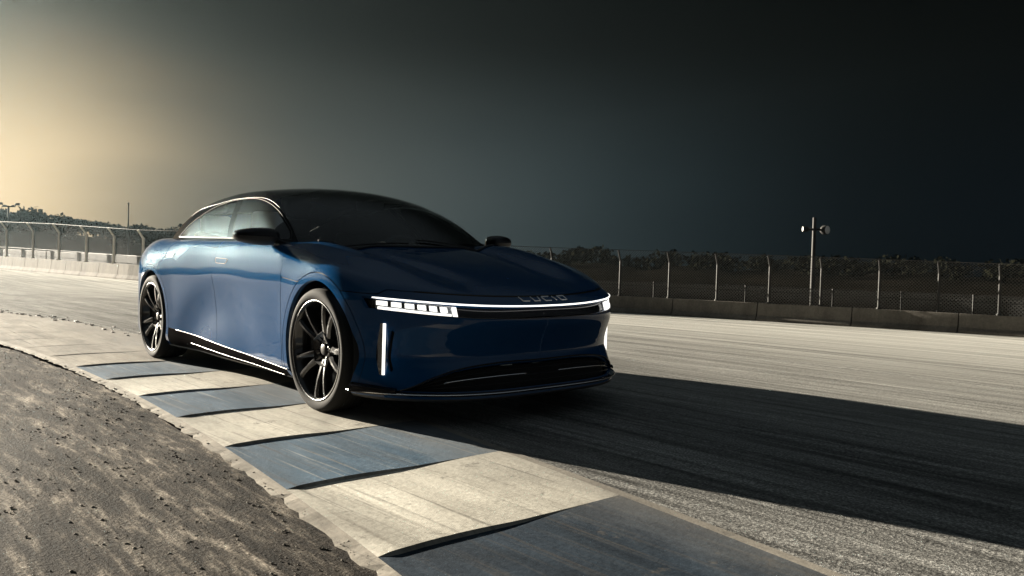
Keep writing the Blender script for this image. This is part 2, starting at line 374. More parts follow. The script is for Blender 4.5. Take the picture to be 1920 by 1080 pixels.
def post_pts(s):
    p,t,n=frame(s); z0=float(ground(*p))+wallh(p[0]); H=fenceh(p[0]); o_=-.02
    a=np.array([p[0]+n[0]*o_,p[1]+n[1]*o_,z0-.3]); b=a.copy(); b[2]=z0+H*.78
    c=b+np.array([n[0]*H*.17,n[1]*H*.17,H*.22]); return a,b,c
for s in PO:
    a,b,c=post_pts(s); mb=MB(); rad=.05+.035*(1 if s<190 else 0)
    mb.tube([sub(a),sub(b)],rad,8,up=(1,0,0)); mb.tube([sub(b-np.array([0,0,.04])),sub(c)],rad*.8,8,up=(1,0,0)); mb.tube([sub(a+np.array([0,0,.28])),sub(a+np.array([0,0,.36]))],rad*1.8,8,up=(1,0,0))
    o=mb.build('post',M['galv_glare'] if s<195 else M['galv_dim'],fe,True); smooth_by_angle(o)
for lv,(fr) in enumerate((0.42,1.0,.8)):
    mb=MB(); P=[]
    for s in PO:
        a,b,c=post_pts(s); q=c if fr==1.0 else a*(1-fr)+b*fr
        if fr==.8: q=b*.5+c*.5
        P.append(sub(q))
    if lv==2: continue
    mb.tube(P,.013 if lv==0 else .013,6); mb.build('cable',M['galv_dim'],fe,True)
# wire mesh panel with uv in metres
def ribbon(name,pts0,pts1,m,parent,mid=None):
    cols=[pts0]+([mid] if mid else [])+[pts1]; V=[];Fc=[];UV=[]
    k=len(cols); acc=0; us=[0]
    for i in range(1,len(pts0)): acc+=np.linalg.norm(np.array(pts0[i])-np.array(pts0[i-1])); us.append(acc)
    for i in range(len(pts0)):
        vv=0
        for j in range(k):
            if j: vv+=np.linalg.norm(np.array(cols[j][i])-np.array(cols[j-1][i]))
            V.append(cols[j][i]); UV.append((us[i],vv))
    for i in range(len(pts0)-1):
        for j in range(k-1): Fc.append((i*k+j,(i+1)*k+j,(i+1)*k+j+1,i*k+j+1))
    o=mkobj(name,V,Fc,m,parent); ul=o.data.uv_layers.new(name='UVMap')
    for l in o.data.loops: ul.data[l.index].uv=UV[l.vertex_index]
    return o
A=[];B=[];D=[]
for s in PO:
    a,b,c=post_pts(s); A.append(sub(a+np.array([0,0,.3]))); B.append(sub(b)); D.append(sub(c))
ribbon('wire_mesh',A,D,M['mesh_wide'],fe,B)
# low guard mesh just behind the barrier
gf=empty('guard_fence',(*path(200),float(ground(*path(200))))); fl=Vector(gf.location); tag(gf,'low fine mesh guard fence on short posts right behind the concrete barrier','fence')
A=[];B=[]
def guard(s):
    p,t,n=frame(s); z0=float(ground(*p)); H=wallh(p[0])+float(np.interp(p[0],[-82,-50,-21,-6],[.62,.55,.66,.66])); o_=-.55
    return np.array([p[0]+n[0]*o_,p[1]+n[1]*o_,z0-.25]),np.array([p[0]+n[0]*o_,p[1]+n[1]*o_,z0+H])
for s in np.arange(98,250,1.5):
    a,b=guard(s); A.append(sub(a)); B.append(sub(b))
ribbon('mesh_panel',A,B,M['mesh_fine'],gf)
mb=MB(); mb.tube(B,.018,6); mb.build('top_rail',M['galv_dim'],gf,True)
for s in SPo:
    a,b=guard(s); mb=MB(); mb.tube([sub(a),sub(b)],.035,8,up=(1,0,0)); mb.tube([sub(b),sub(b+np.array([0,0,.03]))],.045,8,up=(1,0,0)); smooth_by_angle(mb.build('post',M['galv_glare'] if s<195 else M['galv_dim'],gf,True))
# ------------------------------------------------------------ lamp posts
def pixray(x,y,dist):
    v=cf+cr*(x-960)/1534.812-cu*(y-540)/1534.812; return cp+v*dist
M['lampglass']=mat('lamp_glass',(.75,.75,.72),.12,0,1)
def lamp(base,top,arm_z,heads,label,rad,loc_name='floodlight_pole'):
    o=empty(loc_name,tuple(base)); tag(o,label,'lamp post')
    h=top[2]-base[2]; lean=(top[0]-base[0],top[1]-base[1])
    mb=MB(); mb.tube([(0,0,0),(lean[0],lean[1],h)],[rad*1.25,rad*.9],10,up=(1,0,0)); mb.tube([(0,0,0),(0,0,.25)],rad*2.0,10,up=(1,0,0)); smooth_by_angle(mb.build('pole',M['galv_dim'],o,True))
    az=arm_z-base[2]; c=np.array([lean[0]*az/h,lean[1]*az/h,az]); rt=np.array([cr[0],cr[1],0]); rt/=np.linalg.norm(rt); fw=np.array([cf[0],cf[1],0]); fw/=np.linalg.norm(fw)
    L_=max(abs(hh[0]) for hh in heads)
    mb=MB(); mb.tube([c-rt*L_*.75,c+rt*L_*.75],rad*.6,8); mb.build('cross_arm',M['galv_dim'],o,True)
    for (dx,dz,sx,sz,yaw) in heads:
        mb=MB(); q=c+rt*dx+np.array([0,0,dz]); a=rt*math.cos(yaw)+fw*math.sin(yaw); b=np.cross((0,0,1),a)
        n=14
        # bowl shaped floodlight: shell of rings
        V=[];Fc=[]
        rings=[(-.5,.25),(-.42,.6),(-.2,.9),(.1,1.0),(.42,.96),(.5,.88)]
        for (tt_,rr_) in rings:
            for j in range(n):
                th=2*math.pi*j/n; V.append(q+a*tt_*sx*2+b*math.cos(th)*sz*rr_+np.array([0,0,1])*math.sin(th)*sz*rr_)
        for i in range(len(rings)-1):
            for j in range(n): Fc.append((i*n+j,i*n+(j+1)%n,(i+1)*n+(j+1)%n,(i+1)*n+j))
        Fc.append(tuple(range(n))[::-1]); mb.add(V,Fc); hd=smooth_by_angle(mb.build('floodlight_head',M['galv_dim'],o,True))
        mb=MB(); V=[q+a*.47*sx*2+b*math.cos(2*math.pi*j/n)*sz*.86+np.array([0,0,1])*math.sin(2*math.pi*j/n)*sz*.86 for j in range(n)]+[q+a*.55*sx*2]
        mb.add(V,[(j,(j+1)%n,n) for j in range(n)]); mb.build('lens',M['lampglass'],hd,True)
        mb=MB(); mb.tube([c+rt*dx*.55,q],rad*.45,6); mb.build('bracket',M['galv_dim'],hd,True)
D_=41.
b_=pixray(1522,572,D_); b_[2]=float(ground(b_[0],b_[1]))-.1; t_=pixray(1527.5,408,D_); az_=pixray(1526,430,D_)[2]
lamp(b_,t_,az_,[(-.42,-.0,.17,.15,math.pi),(.50,-.02,.20,.24,-1.0)],'steel floodlight pole with two round heads rising behind the dark barrier',.10)
D_=120.
b_=pixray(240,492,D_); b_[2]=float(ground(b_[0],b_[1]))-.1; t_=pixray(241,384,D_)
o=empty('flagpole',tuple(b_)); tag(o,'thin bare steel mast behind the left fence, nearest the car','mast'); mb=MB(); mb.tube([(0,0,0),(t_[0]-b_[0],t_[1]-b_[1],t_[2]-b_[2])],[.16,.07],8,up=(1,0,0)); mb.tube([(0,0,0),(0,0,.5)],.28,8,up=(1,0,0)); mb.tube([(t_[0]-b_[0],t_[1]-b_[1],t_[2]-b_[2]),(t_[0]-b_[0],t_[1]-b_[1],t_[2]-b_[2]+.3)],.12,8,up=(1,0,0)); smooth_by_angle(mb.build('mast_shaft',M['galv'],o,True))
D_=130.
b_=pixray(14,476,D_); b_[2]=float(ground(b_[0],b_[1]))-.1; t_=pixray(16,386,D_)
lamp(b_,t_,t_[2]-.1,[(-1.2,.45,.35,.20,math.pi-.3),(-.5,.1,.3,.16,math.pi),(.7,.1,.3,.16,0),(1.4,.4,.35,.20,.3)],'tall pale floodlight mast with four heads at the left edge of the view',.16)
# ------------------------------------------------------------ trees on the ridge
def leaf_mat(name,c1,c2):
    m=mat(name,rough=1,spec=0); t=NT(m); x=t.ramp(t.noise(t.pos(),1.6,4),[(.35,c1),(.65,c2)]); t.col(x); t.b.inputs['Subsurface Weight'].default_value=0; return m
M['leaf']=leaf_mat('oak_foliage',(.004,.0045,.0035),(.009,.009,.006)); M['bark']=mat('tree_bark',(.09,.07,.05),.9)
def leaves(cs,rs,n,size):
    V=[];Fc=[]
    for c,r in zip(cs,rs):
        for i in range(n):
            v=rng.normal(size=3); v/=np.linalg.norm(v); q=np.array(c)+v*np.array([r,r,r*.75])*(.55+.5*rng.rand())
            a=rng.normal(size=3); a/=np.linalg.norm(a); b=np.cross(a,rng.normal(size=3)); b/=np.linalg.norm(b); s=size*(.6+.8*rng.rand())
            k=len(V); V+=[q-a*s,q+b*s*.7,q+a*s,q-b*s*.7]; Fc.append((k,k+1,k+2,k+3))
    return V,Fc
def hz(x,y):
    a=math.atan2(y-cp[1],x-cp[0]); r=math.hypot(x-cp[0],y-cp[1]); return float(ground(x,y))-.39+float(hill(a,r))
def tree(px,ytop,dist,w_,label):
    t=pixray(px,ytop,dist); x,y=t[0],t[1]; z=hz(x,y); H=t[2]-z
    o=empty('oak_tree',(x,y,z)); tag(o,label,'tree','trees along the ridge behind the fence')
    mb=MB(); mb.tube([(0,0,-.5),(.2,0,H*.3),(.1,.2,H*.6)],[.35,.25,.12],7,up=(1,0,0))
    for k in range(4):
        a=rng.rand()*6.28; mb.tube([(.15,0,H*.3),(math.cos(a)*w_*.45,math.sin(a)*w_*.45,H*.65)],[.16,.05],5,up=(1,0,0))
    mb.build('trunk',M['bark'],o,True)
    cs=[];rs=[]
    for k in range(9):
        a=rng.rand()*6.28; q=rng.rand()**.5*w_*.55; cs.append((math.cos(a)*q,math.sin(a)*q,H*(.45+.38*rng.rand()*(1-q/w_*.8)))); rs.append(w_*.30+.5*rng.rand())
    cs.append((0,0,H-w_*.30)); rs.append(w_*.38)
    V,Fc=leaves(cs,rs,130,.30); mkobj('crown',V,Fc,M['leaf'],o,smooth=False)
TL=[(4,388,190,4.5,'big rounded tree at the left edge of the ridge'),(30,397,196,4,'squat tree just right of the four headed mast'),(52,395,188,5,'wide tree left of the pale gap in the ridge line'),
(77,398,200,4.5,'rounded tree directly beside the pale gap in the ridge line'),(108,404,185,3.4,'small crown with a bare notch, first right of the pale gap'),(124,407,196,4,'low bushy tree third along from the pale gap'),
(140,409,188,4.2,'broad tree midway along the ridge'),(160,412,196,3.8,'tree with a flat top above the third fence post from the car'),(176,413,186,3.6,'low tree between the midway trees and the domed tree'),
(202,416,188,4.6,'domed tree standing a little above its neighbours, left of the thin mast'),(222,422,196,3.6,'small tree directly left of the thin mast'),(258,425,186,5,'wide tree right of the thin mast'),
(282,433,196,3.6,'small low tree just short of the car roof'),(308,430,188,4.6,'last visible tree, beside the rear window of the car')]
for a in TL: tree(*a)
cs=[];rs=[]
for i in range(520):
    az=R_(rng.uniform(100,262)); r=rng.uniform(150,215) 
    x=cp[0]+r*math.cos(az); y=cp[1]+r*math.sin(az); q=1.6+1.3*rng.rand(); cs.append((x,y,hz(x,y)+q*.55)); rs.append(q)
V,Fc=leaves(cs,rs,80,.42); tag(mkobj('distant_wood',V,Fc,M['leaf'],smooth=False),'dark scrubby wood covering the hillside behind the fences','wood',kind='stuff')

# ---------- implicit car body (car frame: x forward from the front axle, y left, z up) ----------
def sstep(a,b,x):
    t=np.clip((x-a)/(b-a),0,1);return t*t*(3-2*t)
def cub(xs,ys):
    # natural-ish monotone-free catmull cubic through points (xs ascending)
    xs=np.array(xs,float);ys=np.array(ys,float);h=np.diff(xs);d=np.diff(ys)/h
    m=np.zeros(len(xs));m[1:-1]=(d[:-1]*h[1:]+d[1:]*h[:-1])/(h[:-1]+h[1:]);m[0]=d[0];m[-1]=d[-1]
    for i in range(len(d)):
        if d[i]==0:m[i]=m[i+1]=0
    def f(x):
        x=np.clip(x,xs[0],xs[-1]);i=np.clip(np.searchsorted(xs,x)-1,0,len(xs)-2)
        H=h[i];t=(x-xs[i])/H
        return (2*t**3-3*t**2+1)*ys[i]+(t**3-2*t**2+t)*H*m[i]+(3*t**2-2*t**3)*ys[i+1]+(t**3-t**2)*H*m[i+1]
    return f
def smax(a,b,r):
    h=np.maximum(r-np.abs(a-b),0)/r
    return np.maximum(a,b)+h*h*h*r/6.
HOOD=cub([-4.2,-4.05,-3.8,-3.4,-3.0,-2.4,-1.2,-.6,-.35,0,.3,.55,.72,.82,.9],
         [.90,.99,1.02,1.03,1.022,1.008,.993,.976,.948,.892,.833,.768,.715,.675,.63])
PLAN=cub([-4.1,-3.8,-3.6,-3.4,-3.2,-2.96,-2.4,-1.8,-1.2,-.6,-.2,.1,.4,.7],
         [.70,.805,.868,.925,.955,.963,.945,.93,.932,.939,.948,.954,.945,.92])
ARX=(0.,-2.96);ARZ=.355;ARR=.392
def gs(x,s):return np.exp(-(x/s)**2)
def side(x,z):
    S=PLAN(x)
    up=np.clip(z-.70,0,None)
    m=(1-sstep(-.55,-.15,x))*sstep(-3.0,-2.2,x)
    S=S-(1.15-.42*m)*up**2-(2.2-1.6*m)*np.clip(z-.86,0,None)**2
    door=sstep(-2.50,-1.95,x)*(1-sstep(-.95,-.38,x))
    # scalloped lower door: arched hollow bounded by an arch-shaped crease
    e=np.sqrt(((x+1.45)/1.06)**2+((z-.10)/.66)**2)
    S=S-.019*(1-.75*sstep(-1.3,-.7,x))*gs(e-.62,.26)*sstep(1.15,.80,e)
    S=S-door*.012*gs(z-.60,.10)*0
    S=S-.05*np.clip((.24-z)/.10,0,1)**2
    # gentle muscle over the arches
    for ax in ARX:
        d=np.sqrt((x-ax)**2+(z-ARZ)**2)
        S=S+.003*gs(d-ARR-.02,.10)*sstep(.25,.45,z)
    return S
FZ=cub([.06,.11,.17,.24,.30,.355,.40,.46,.53,.575,.62,.665,.70],
       [-.03,.034,.030,.010,-.020,-.050,-.043,-.020,.010,.014,.012,.008,-.02])
def frontX(y,z):
    a=np.abs(y)
    X=.885-.53*(a/.95)**3.7
    k=1-.35*sstep(.55,.9,a)
    return X+FZ(z)*k-.8*np.clip(z-.66,0,None)
def top(x,y):
    a=np.abs(y)
    t=HOOD(x+.10*(a/.8)**2*sstep(-.2,.6,x))
    t=t-.02*(a/.9)**2
    w=sstep(-.7,-.3,x)*sstep(.85,.2,x)
    # fender crest and channel between hood dome and fender
    yc=.66-.10*sstep(-.4,.7,x)
    t=t+w*(.034*gs(a-yc-.06,.13)-.030*gs(a-(yc-.17),.085))
    return t
def body(x,y,z):
    a=np.abs(y)
    s=a-side(x,z)
    fr=(x-frontX(y,z))*.9
    re=(-4.10+.30*(a/.95)**3-.05*sstep(.75,1.0,z)+.10*sstep(.5,.2,z)-x)*.9
    f=smax(s,fr,.16)
    f=smax(f,re,.20)
    f=smax(f,z-top(x,y),.10-.055*(1-sstep(-.75,-.35,x))*sstep(-3.0,-2.2,x))
    f=smax(f,.135-z+.06*sstep(-3.2,-4.0,x)*-1,.03)
    return f
ROOF=cub([-4.0,-3.8,-3.5,-3.1,-2.7,-2.2,-1.75,-1.5,-1.2,-.95,-.75,-.56,-.33,-.1],
         [.94,1.0,1.095,1.235,1.345,1.400,1.408,1.395,1.348,1.274,1.190,1.088,.945,.80])
def rooft(x,y):
    a=np.abs(y)
    s=sstep(-1.9,-1.0,x)-sstep(-2.0,-2.9,x)*.9
    return ROOF(x+.23*y*y*s)-.10*(a/.62)**2*.6
GB=cub([-4.0,-3.6,-3.2,-2.8,-2.2,-1.5,-.9,-.5,-.2],[.50,.60,.71,.79,.835,.842,.845,.85,.835])
def canopy(x,y,z):
    a=np.abs(y)
    dz=z-.98
    s=(a-(GB(x)-.36*dz-.72*np.clip(dz,0,None)**2))*.9
    return smax(s,(z-rooft(x,y))*.85,.085)

# ============================================================ the car
CAR=empty('sports_sedan'); tag(CAR,'deep blue sedan with black roof and glowing headlights, two wheels on the kerb','car')
CAR.matrix_world=Matrix.Translation(Vector(PIV))@Matrix.Rotation(BANK,4,'X')@Matrix.Translation(-Vector(PIV))
paint=mat('deep_blue_paint',(.0045,.044,.128),.5,.0,.8,0.0,coatr=.015)
gloss=mat('gloss_black_paint',(.006,.006,.008),.014,0,0,.30)
dark=mat('matte_black_trim',(.010,.010,.011),.6)
cavity=mat('black_cavity',(.003,.003,.003),.9)
chrome=mat('dark_chrome',(.055,.052,.050),.35,1)
silver=mat('bright_metal',(.85,.85,.87),.22,1)
rubber=mat('tyre_rubber',(.016,.0155,.015),.85,spec=.12)
letter=mat('satin_silver_letters',(.92,.93,.95),.5,0)
rimm=mat('black_alloy',(.022,.021,.023),.25,.55,.6)
lightm=mat('white_led',(.9,.9,.9),.3,emis=(1,.97,.90),estr=.28)
barm=mat('led_light_bar',(.9,.9,.9),.3,emis=(1,.97,.92),estr=.35)
seatm=mat('cabin_leather',(.12,.115,.105),.6); railm=mat('satin_black_rail',(.006,.006,.007),1,0,.15,0,coatr=.03); skirtm=mat('satin_black_skirt',(.010,.009,.009),.9,spec=.0)
dashm=mat('cabin_dark_trim',(.02,.02,.022),.5)
def glassm(name,tint,ior):
    m=bpy.data.materials.new(name); m.use_nodes=True; n=m.node_tree.nodes; l=m.node_tree.links; n.clear()
    o=n.new('ShaderNodeOutputMaterial'); mx=n.new('ShaderNodeMixShader'); g=n.new('ShaderNodeBsdfGlossy'); t=n.new('ShaderNodeBsdfTransparent'); f=n.new('ShaderNodeFresnel')
    f.inputs['IOR'].default_value=ior; g.inputs['Roughness'].default_value=.01; t.inputs[0].default_value=(*tint,1)
    l.new(f.outputs[0],mx.inputs[0]); l.new(t.outputs[0],mx.inputs[1]); l.new(g.outputs[0],mx.inputs[2]); l.new(mx.outputs[0],o.inputs[0]); return m
sideglass=glassm('side_window_glass',(.42,.44,.43),4.2); wsglass=glassm('windshield_glass',(.50,.55,.55),1.5)
# ---------- surface nets
def nets(fn,lo,hi,h):
    n=[int(round((hi[i]-lo[i])/h))+1 for i in range(3)]
    ax=[lo[i]+h*np.arange(n[i]) for i in range(3)]
    X,Y,Z=np.meshgrid(*ax,indexing='ij'); v=fn(X,Y,Z); del X,Y,Z
    s=v<0; cx=np.zeros([k-1 for k in n]+[3]); cnt=np.zeros([k-1 for k in n])
    def sl_(d): return tuple(slice(d[i],n[i]-1+d[i]) for i in range(3))
    for a in range(3):
        others=[i for i in range(3) if i!=a]
        for p in (0,1):
            for q in (0,1):
                d0=[0,0,0]; d0[others[0]]=p; d0[others[1]]=q; d1=list(d0); d1[a]=1
                v0=v[sl_(d0)]; v1=v[sl_(d1)]; c=(v0<0)!=(v1<0); t=np.where(c,v0/np.where(c,v0-v1,1),0)
                pos=[np.full(c.shape,float(d0[i])) for i in range(3)]; pos[a]=t
                for i in range(3): cx[...,i]+=np.where(c,pos[i],0)
                cnt+=c
    act=cnt>0; idx=-np.ones(act.shape,int); idx[act]=np.arange(act.sum())
    ijk=np.argwhere(act); P=(ijk+cx[act]/cnt[act][:,None])*h+np.array(lo)
    F=[]
    for a in range(3):
        b,c=(a+1)%3,(a+2)%3
        s0=[slice(None)]*3; s1=[slice(None)]*3; s0[a]=slice(0,n[a]-1); s1[a]=slice(1,n[a])
        ch=s[tuple(s0)]!=s[tuple(s1)]; e=np.argwhere(ch)
        e=e[(e[:,b]>0)&(e[:,c]>0)&(e[:,b]<n[b]-1)&(e[:,c]<n[c]-1)]
        ins=s[tuple(e.T)]
        def at(db,dc):
            k=e.copy(); k[:,b]+=db; k[:,c]+=dc; return idx[tuple(k.T)]
        q=np.stack([at(-1,-1),at(0,-1),at(0,0),at(-1,0)],1); q[~ins]=q[~ins][:,::-1]; F.append(q)
    return P,np.concatenate(F)
def grad(fn,P,e=4e-4):
    G=np.zeros_like(P)
    for i in range(3):
        d=np.zeros(3); d[i]=e; a=P+d; b=P-d; G[:,i]=(fn(*a.T)-fn(*b.T))/(2*e)
    return G
def proj(fn,P,it=5):
    for _ in range(it):
        G=grad(fn,P); v=fn(*P.T); P=P-G*(v/np.maximum((G*G).sum(1),.05))[:,None]*.95
    return P
class Surf:
    def __init__(s,fn,lo,hi,h):
        s.fn=fn; P,F=nets(fn,lo,hi,h); s.P=proj(fn,P); s.F=[tuple(f) for f in F.tolist()]
    def cut(s,F,phi,dofix=True):
        v=phi(*s.P.T); v=np.where(np.abs(v)<1.2e-4,0,v).tolist(); neg=[];pos=[];new={};NP=[];base=len(s.P)
        for f in F:
            q=[v[i] for i in f]; mn=min(q); mx_=max(q)
            if mx_<=0: neg.append(f); continue
            if mn>=0: pos.append(f); continue
            a=[];b=[];k=len(f)
            for i in range(k):
                i0=f[i]; i1=f[(i+1)%k]; v0=v[i0]; v1=v[i1]
                if v0<=0: a.append(i0)
                if v0>=0: b.append(i0)
                if v0*v1<0:
                    key=(i0,i1) if i0<i1 else (i1,i0)
                    if key not in new: new[key]=base+len(NP); NP.append(s.P[i0]+(s.P[i1]-s.P[i0])*(v0/(v0-v1)))
                    a.append(new[key]); b.append(new[key])
            if len(a)>2: neg.append(tuple(a))
            if len(b)>2: pos.append(tuple(b))
        if NP:
            NP=np.array(NP); NP=proj(s.fn,NP,3) if dofix else NP; s.P=np.concatenate([s.P,NP])
        return neg,pos
    def gap(s,F,phi,g=.003):
        neg,r=s.cut(F,lambda *a:phi(*a)+g); mid,pos=s.cut(r,lambda *a:phi(*a)-g); s.gaps=getattr(s,'gaps',[])+mid; return neg,pos
    def part(s,name,F,m,parent=None,sides=(1,),shift=0,flange=.010,seam=True,label=None):
        """one mesh from faces F of the y>0 half; sides (1,-1) joins both halves"""
        if not F: print('EMPTY PART',name); return None
        ids=sorted({i for f in F for i in f}); mp_={j:i for i,j in enumerate(ids)}; P=s.P[ids].copy()
        Nn=grad(s.fn,P,6e-4); Nn/=np.linalg.norm(Nn,axis=1)[:,None]+1e-9
        P=P-Nn*shift; F2=[tuple(mp_[i] for i in f) for f in F]
        P[np.abs(P[:,1])<6e-4,1]=0
        if flange:
            ec={}
            for f in F2:
                for i in range(len(f)): ec.setdefault((min(f[i],f[(i+1)%len(f)]),max(f[i],f[(i+1)%len(f)])),[]).append((f[i],f[(i+1)%len(f)]))
            be=[v_[0] for v_ in ec.values() if len(v_)==1 and not (P[v_[0][0],1]<1e-4 and P[v_[0][1],1]<1e-4)]
            outd={}
            for a,b in be:
                t=P[b]-P[a]; o=np.cross(t,(Nn[a]+Nn[b])/2); l=np.linalg.norm(o)
                if l<1e-9: continue
                o/=l
                for i in (a,b): outd[i]=outd.get(i,np.zeros(3))+o
            nb={}; VP=[];VN=[]
            for i,o in outd.items():
                nb[i]=len(P)+len(VP); VP.append(P[i]-Nn[i]*flange); o=o/(np.linalg.norm(o)+1e-9); VN.append(o)
            for a,b in be:
                if a in nb and b in nb: F2.append((b,a,nb[a],nb[b]))
            if VP: P=np.concatenate([P,VP]); Nn=np.concatenate([Nn,VN])
        Vs=[];Ns=[];Fs=[]
        for sd in sides:
            b=len(Vs); Q=P*np.array([1,sd,1]); NQ=Nn*np.array([1,sd,1]); Vs+=Q.tolist(); Ns+=NQ.tolist()
            Fs+=[tuple(b+i for i in (f if sd>0 else f[::-1])) for f in F2]
        o=mkobj(name,Vs,Fs,m,parent or CAR,Ns)
        if label: o['label']=label
        return o
def bodyz(x,y,z): return body(x,y,z)
BS=Surf(body,(-4.30,-.0285,.06),(1.02,1.03,1.12),.0115)
CS=Surf(canopy,(-4.2,-.03,.80),(-.10,.96,1.5),.018)
F=BS.F
_,F=BS.cut(F,lambda x,y,z:y)
# bottom is its own dark tray
# wheel arches
for ax in ARX:
    R0=ARR
    _,F=BS.cut(F,lambda x,y,z:np.where(y>.55,np.hypot(x-ax,(z-ARZ))-R0,.1+0*x))
# cabin opening
_,F=BS.cut(F,lambda x,y,z:np.where(z>.86,canopy(x,y,z)+.012,.1+0*x))
under,F=BS.cut(F,lambda x,y,z:z-.152-0*x)
# lamp slot
def bar_z(y): a=np.abs(y); return .629+.046*(a/.86)**2.2
def slot_lo(y): a=np.abs(y); return .558+.052*(a/.86)**2.6
def slot_phi(x,y,z):
    a=np.abs(y); up=z-bar_z(y); lo=slot_lo(y)-z; endd=.462-x
    return np.where(x>.1,np.maximum(np.maximum(up,lo),endd+.55*(z-.60)*-1),.2)
slotF,F=BS.cut(F,slot_phi)
# lower grille
GT=cub([0,.35,.45,.58,.68,.76,.80],[.324,.322,.314,.289,.250,.205,.186])
def grille_phi(x,y,z):
    a=np.abs(y); return np.where(x>.3,np.maximum(z-GT(a),.190-z+.0*a),.2)
grF,F=BS.cut(F,grille_phi)
# air curtain beside the vertical lamp
def curt_phi(x,y,z):
    a=np.abs(y); return np.where(x>.2,np.maximum(np.maximum(.803-a,a-.818),np.maximum(z-.500,.285-z)),.2)
cuF,F=BS.cut(F,curt_phi)
# clamshell: nose panel / hood / bumper
hline=lambda y:bar_z(y)+.010+.045*np.ones_like(y)-.0*y
side_shut=lambda x,y:.0
def flare_d(ax): return lambda x,y,z:np.where((y>.6)&(z<.95),np.hypot(x-ax,z-ARZ)-(ARR+.045),.3)
flares=[]
for ax in ARX:
    fl_,F=BS.gap(F,flare_d(ax)); flares.append(fl_)
# sill
sill_phi=lambda x,y,z:np.where((x<.2)&(x>-3.2)&(y>.5),z-(.196+(-.326-x)*.0437),.3)
sillF,F=BS.gap(F,sill_phi,.003)
# doors: x split lines
def xsplit(z): return -1.555-.065*ss(.25,.60,z)-.03*ss(.6,.75,z)+.05*ss(.80,1.0,z)
front,F=BS.gap(F,lambda x,y,z:np.where(z>0,-(x+.478+.05*(z-.75)+.25*np.clip(z-.88,0,1)*-1),0))       # front = everything ahead of the door
mid_,rear=BS.cut(F,lambda x,y,z:-(x+2.70-.10*(z-.95)+.0*y))
mid_,rear=BS.gap(mid_+rear,lambda x,y,z:-(x+2.66+.35*(z-.95)*0+.12*ss(.9,.72,z)))
doorsF,deckm=BS.gap(mid_,lambda x,y,z:np.where(z<.90,-.1,.80-y) if False else -.1+0*x)
doorsF=mid_
fd,rd=BS.gap(doorsF,lambda x,y,z:xsplit(z)-x)
# hood / bumper horizontal line
hb=lambda x,y,z:z-(.700-.018*ss(.5,0,y))-0*x
front_lo,front_hi=BS.gap(front,lambda x,y,z:np.where(x>.1,z-(bar_z(y)+.014+.035*ss(.30,.55,x)*0+.030*ss(.86,.80,y)),z-.733-.09*np.clip(-x-.25,0,1)))
nose,hood=BS.gap(front_hi,lambda x,y,z:np.where(x>.30,z-(bar_z(y)+.014+.037*ss(.44,.66,x)),.2),.0015)
fendlow,bump=BS.cut(front_lo,lambda x,y,z:x-.0)
underF=[f for f in under]
# build parts
BS.part('hood',hood,paint,sides=(1,-1))
BS.part('nose_panel',nose,gloss,sides=(1,-1),label='dark band above the light bar carrying the lettering')
BS.part('front_bumper',bump,paint,sides=(1,-1),flange=.035)
BS.part('body',rear,paint,sides=(1,-1))
BS.part('underbody',underF,dark,sides=(1,-1),flange=0)
BS.part('shut_line',BS.gaps,cavity,sides=(1,-1),shift=.006,flange=0)
for sd in (-1,1):
    d1=BS.part('front_door',fd,paint,sides=(sd,)); d2=BS.part('rear_door',rd,paint,sides=(sd,))
    BS.part('fender',fendlow,paint,sides=(sd,))
    for fl_ in flares: BS.part('wheel_arch_flare',fl_,paint,sides=(sd,),flange=.03)
    BS.part('side_skirt',sillF,skirtm,sides=(sd,),flange=.02)
    if sd==-1: DR=(d1,d2)
    else: DL=(d1,d2)
BS.part('lamp_recess',slotF,gloss,sides=(1,-1),shift=.030,flange=0)
gr_o=BS.part('lower_grille',grF,cavity,sides=(1,-1),shift=.05,flange=0)
for sd in(1,-1): BS.part('air_curtain',cuF,cavity,sides=(sd,),shift=.035,flange=0)
# ---------- points on the body
def on_front(y,z,off=0):
    y=np.asarray(y,float); z=np.asarray(z,float); lo=np.full(y.shape,-.3); hi=np.full(y.shape,1.2)
    for _ in range(40):
        m_=(lo+hi)/2; ins=body(m_,y,z)<0; lo=np.where(ins,m_,lo); hi=np.where(ins,hi,m_)
    P=np.stack([lo,y,z],-1); P=P+0.
    G=grad(body,P,6e-4); G/=np.linalg.norm(G,axis=1)[:,None]; return P+G*off,G
def on_side(x,z,off=0,fn=None):
    fn=fn or body; x=np.asarray(x,float); z=np.asarray(z,float); lo=np.full(x.shape,.05); hi=np.full(x.shape,1.3)
    for _ in range(40):
        m_=(lo+hi)/2; ins=fn(x,m_,z)<0; lo=np.where(ins,m_,lo); hi=np.where(ins,hi,m_)
    P=np.stack([x,lo,z],-1); G=grad(fn,P,6e-4); G/=np.linalg.norm(G,axis=1)[:,None]; return P+G*off,G
def on_top(x,y,off=0,fn=None):
    fn=fn or body; x=np.asarray(x,float); y=np.asarray(y,float); lo=np.full(x.shape,.5); hi=np.full(x.shape,1.7)
    for _ in range(40):
        m_=(lo+hi)/2; ins=fn(x,y,m_)<0; lo=np.where(ins,m_,lo); hi=np.where(ins,hi,m_)
    P=np.stack([x,y,lo],-1); G=grad(fn,P,6e-4); G/=np.linalg.norm(G,axis=1)[:,None]; return P+G*off,G
S_=np.array([1,-1,1])
# light bar across the nose
yb=np.linspace(-.872,.872,90); P,G=on_front(yb,bar_z(yb)-.004,-.001)
mb=MB(); mb.tube(P,[.0042 if abs(y)<.865 else .003 for y in yb],8); mb.build('light_bar',barm,CAR,True)
# lower edge of the slot catches light
yb=np.linspace(-.80,.80,80); P,G=on_front(yb,slot_lo(yb)+.001,.0); mb=MB(); mb.tube(P,.0022,6); mb.build('slot_trim',chrome,CAR,True)
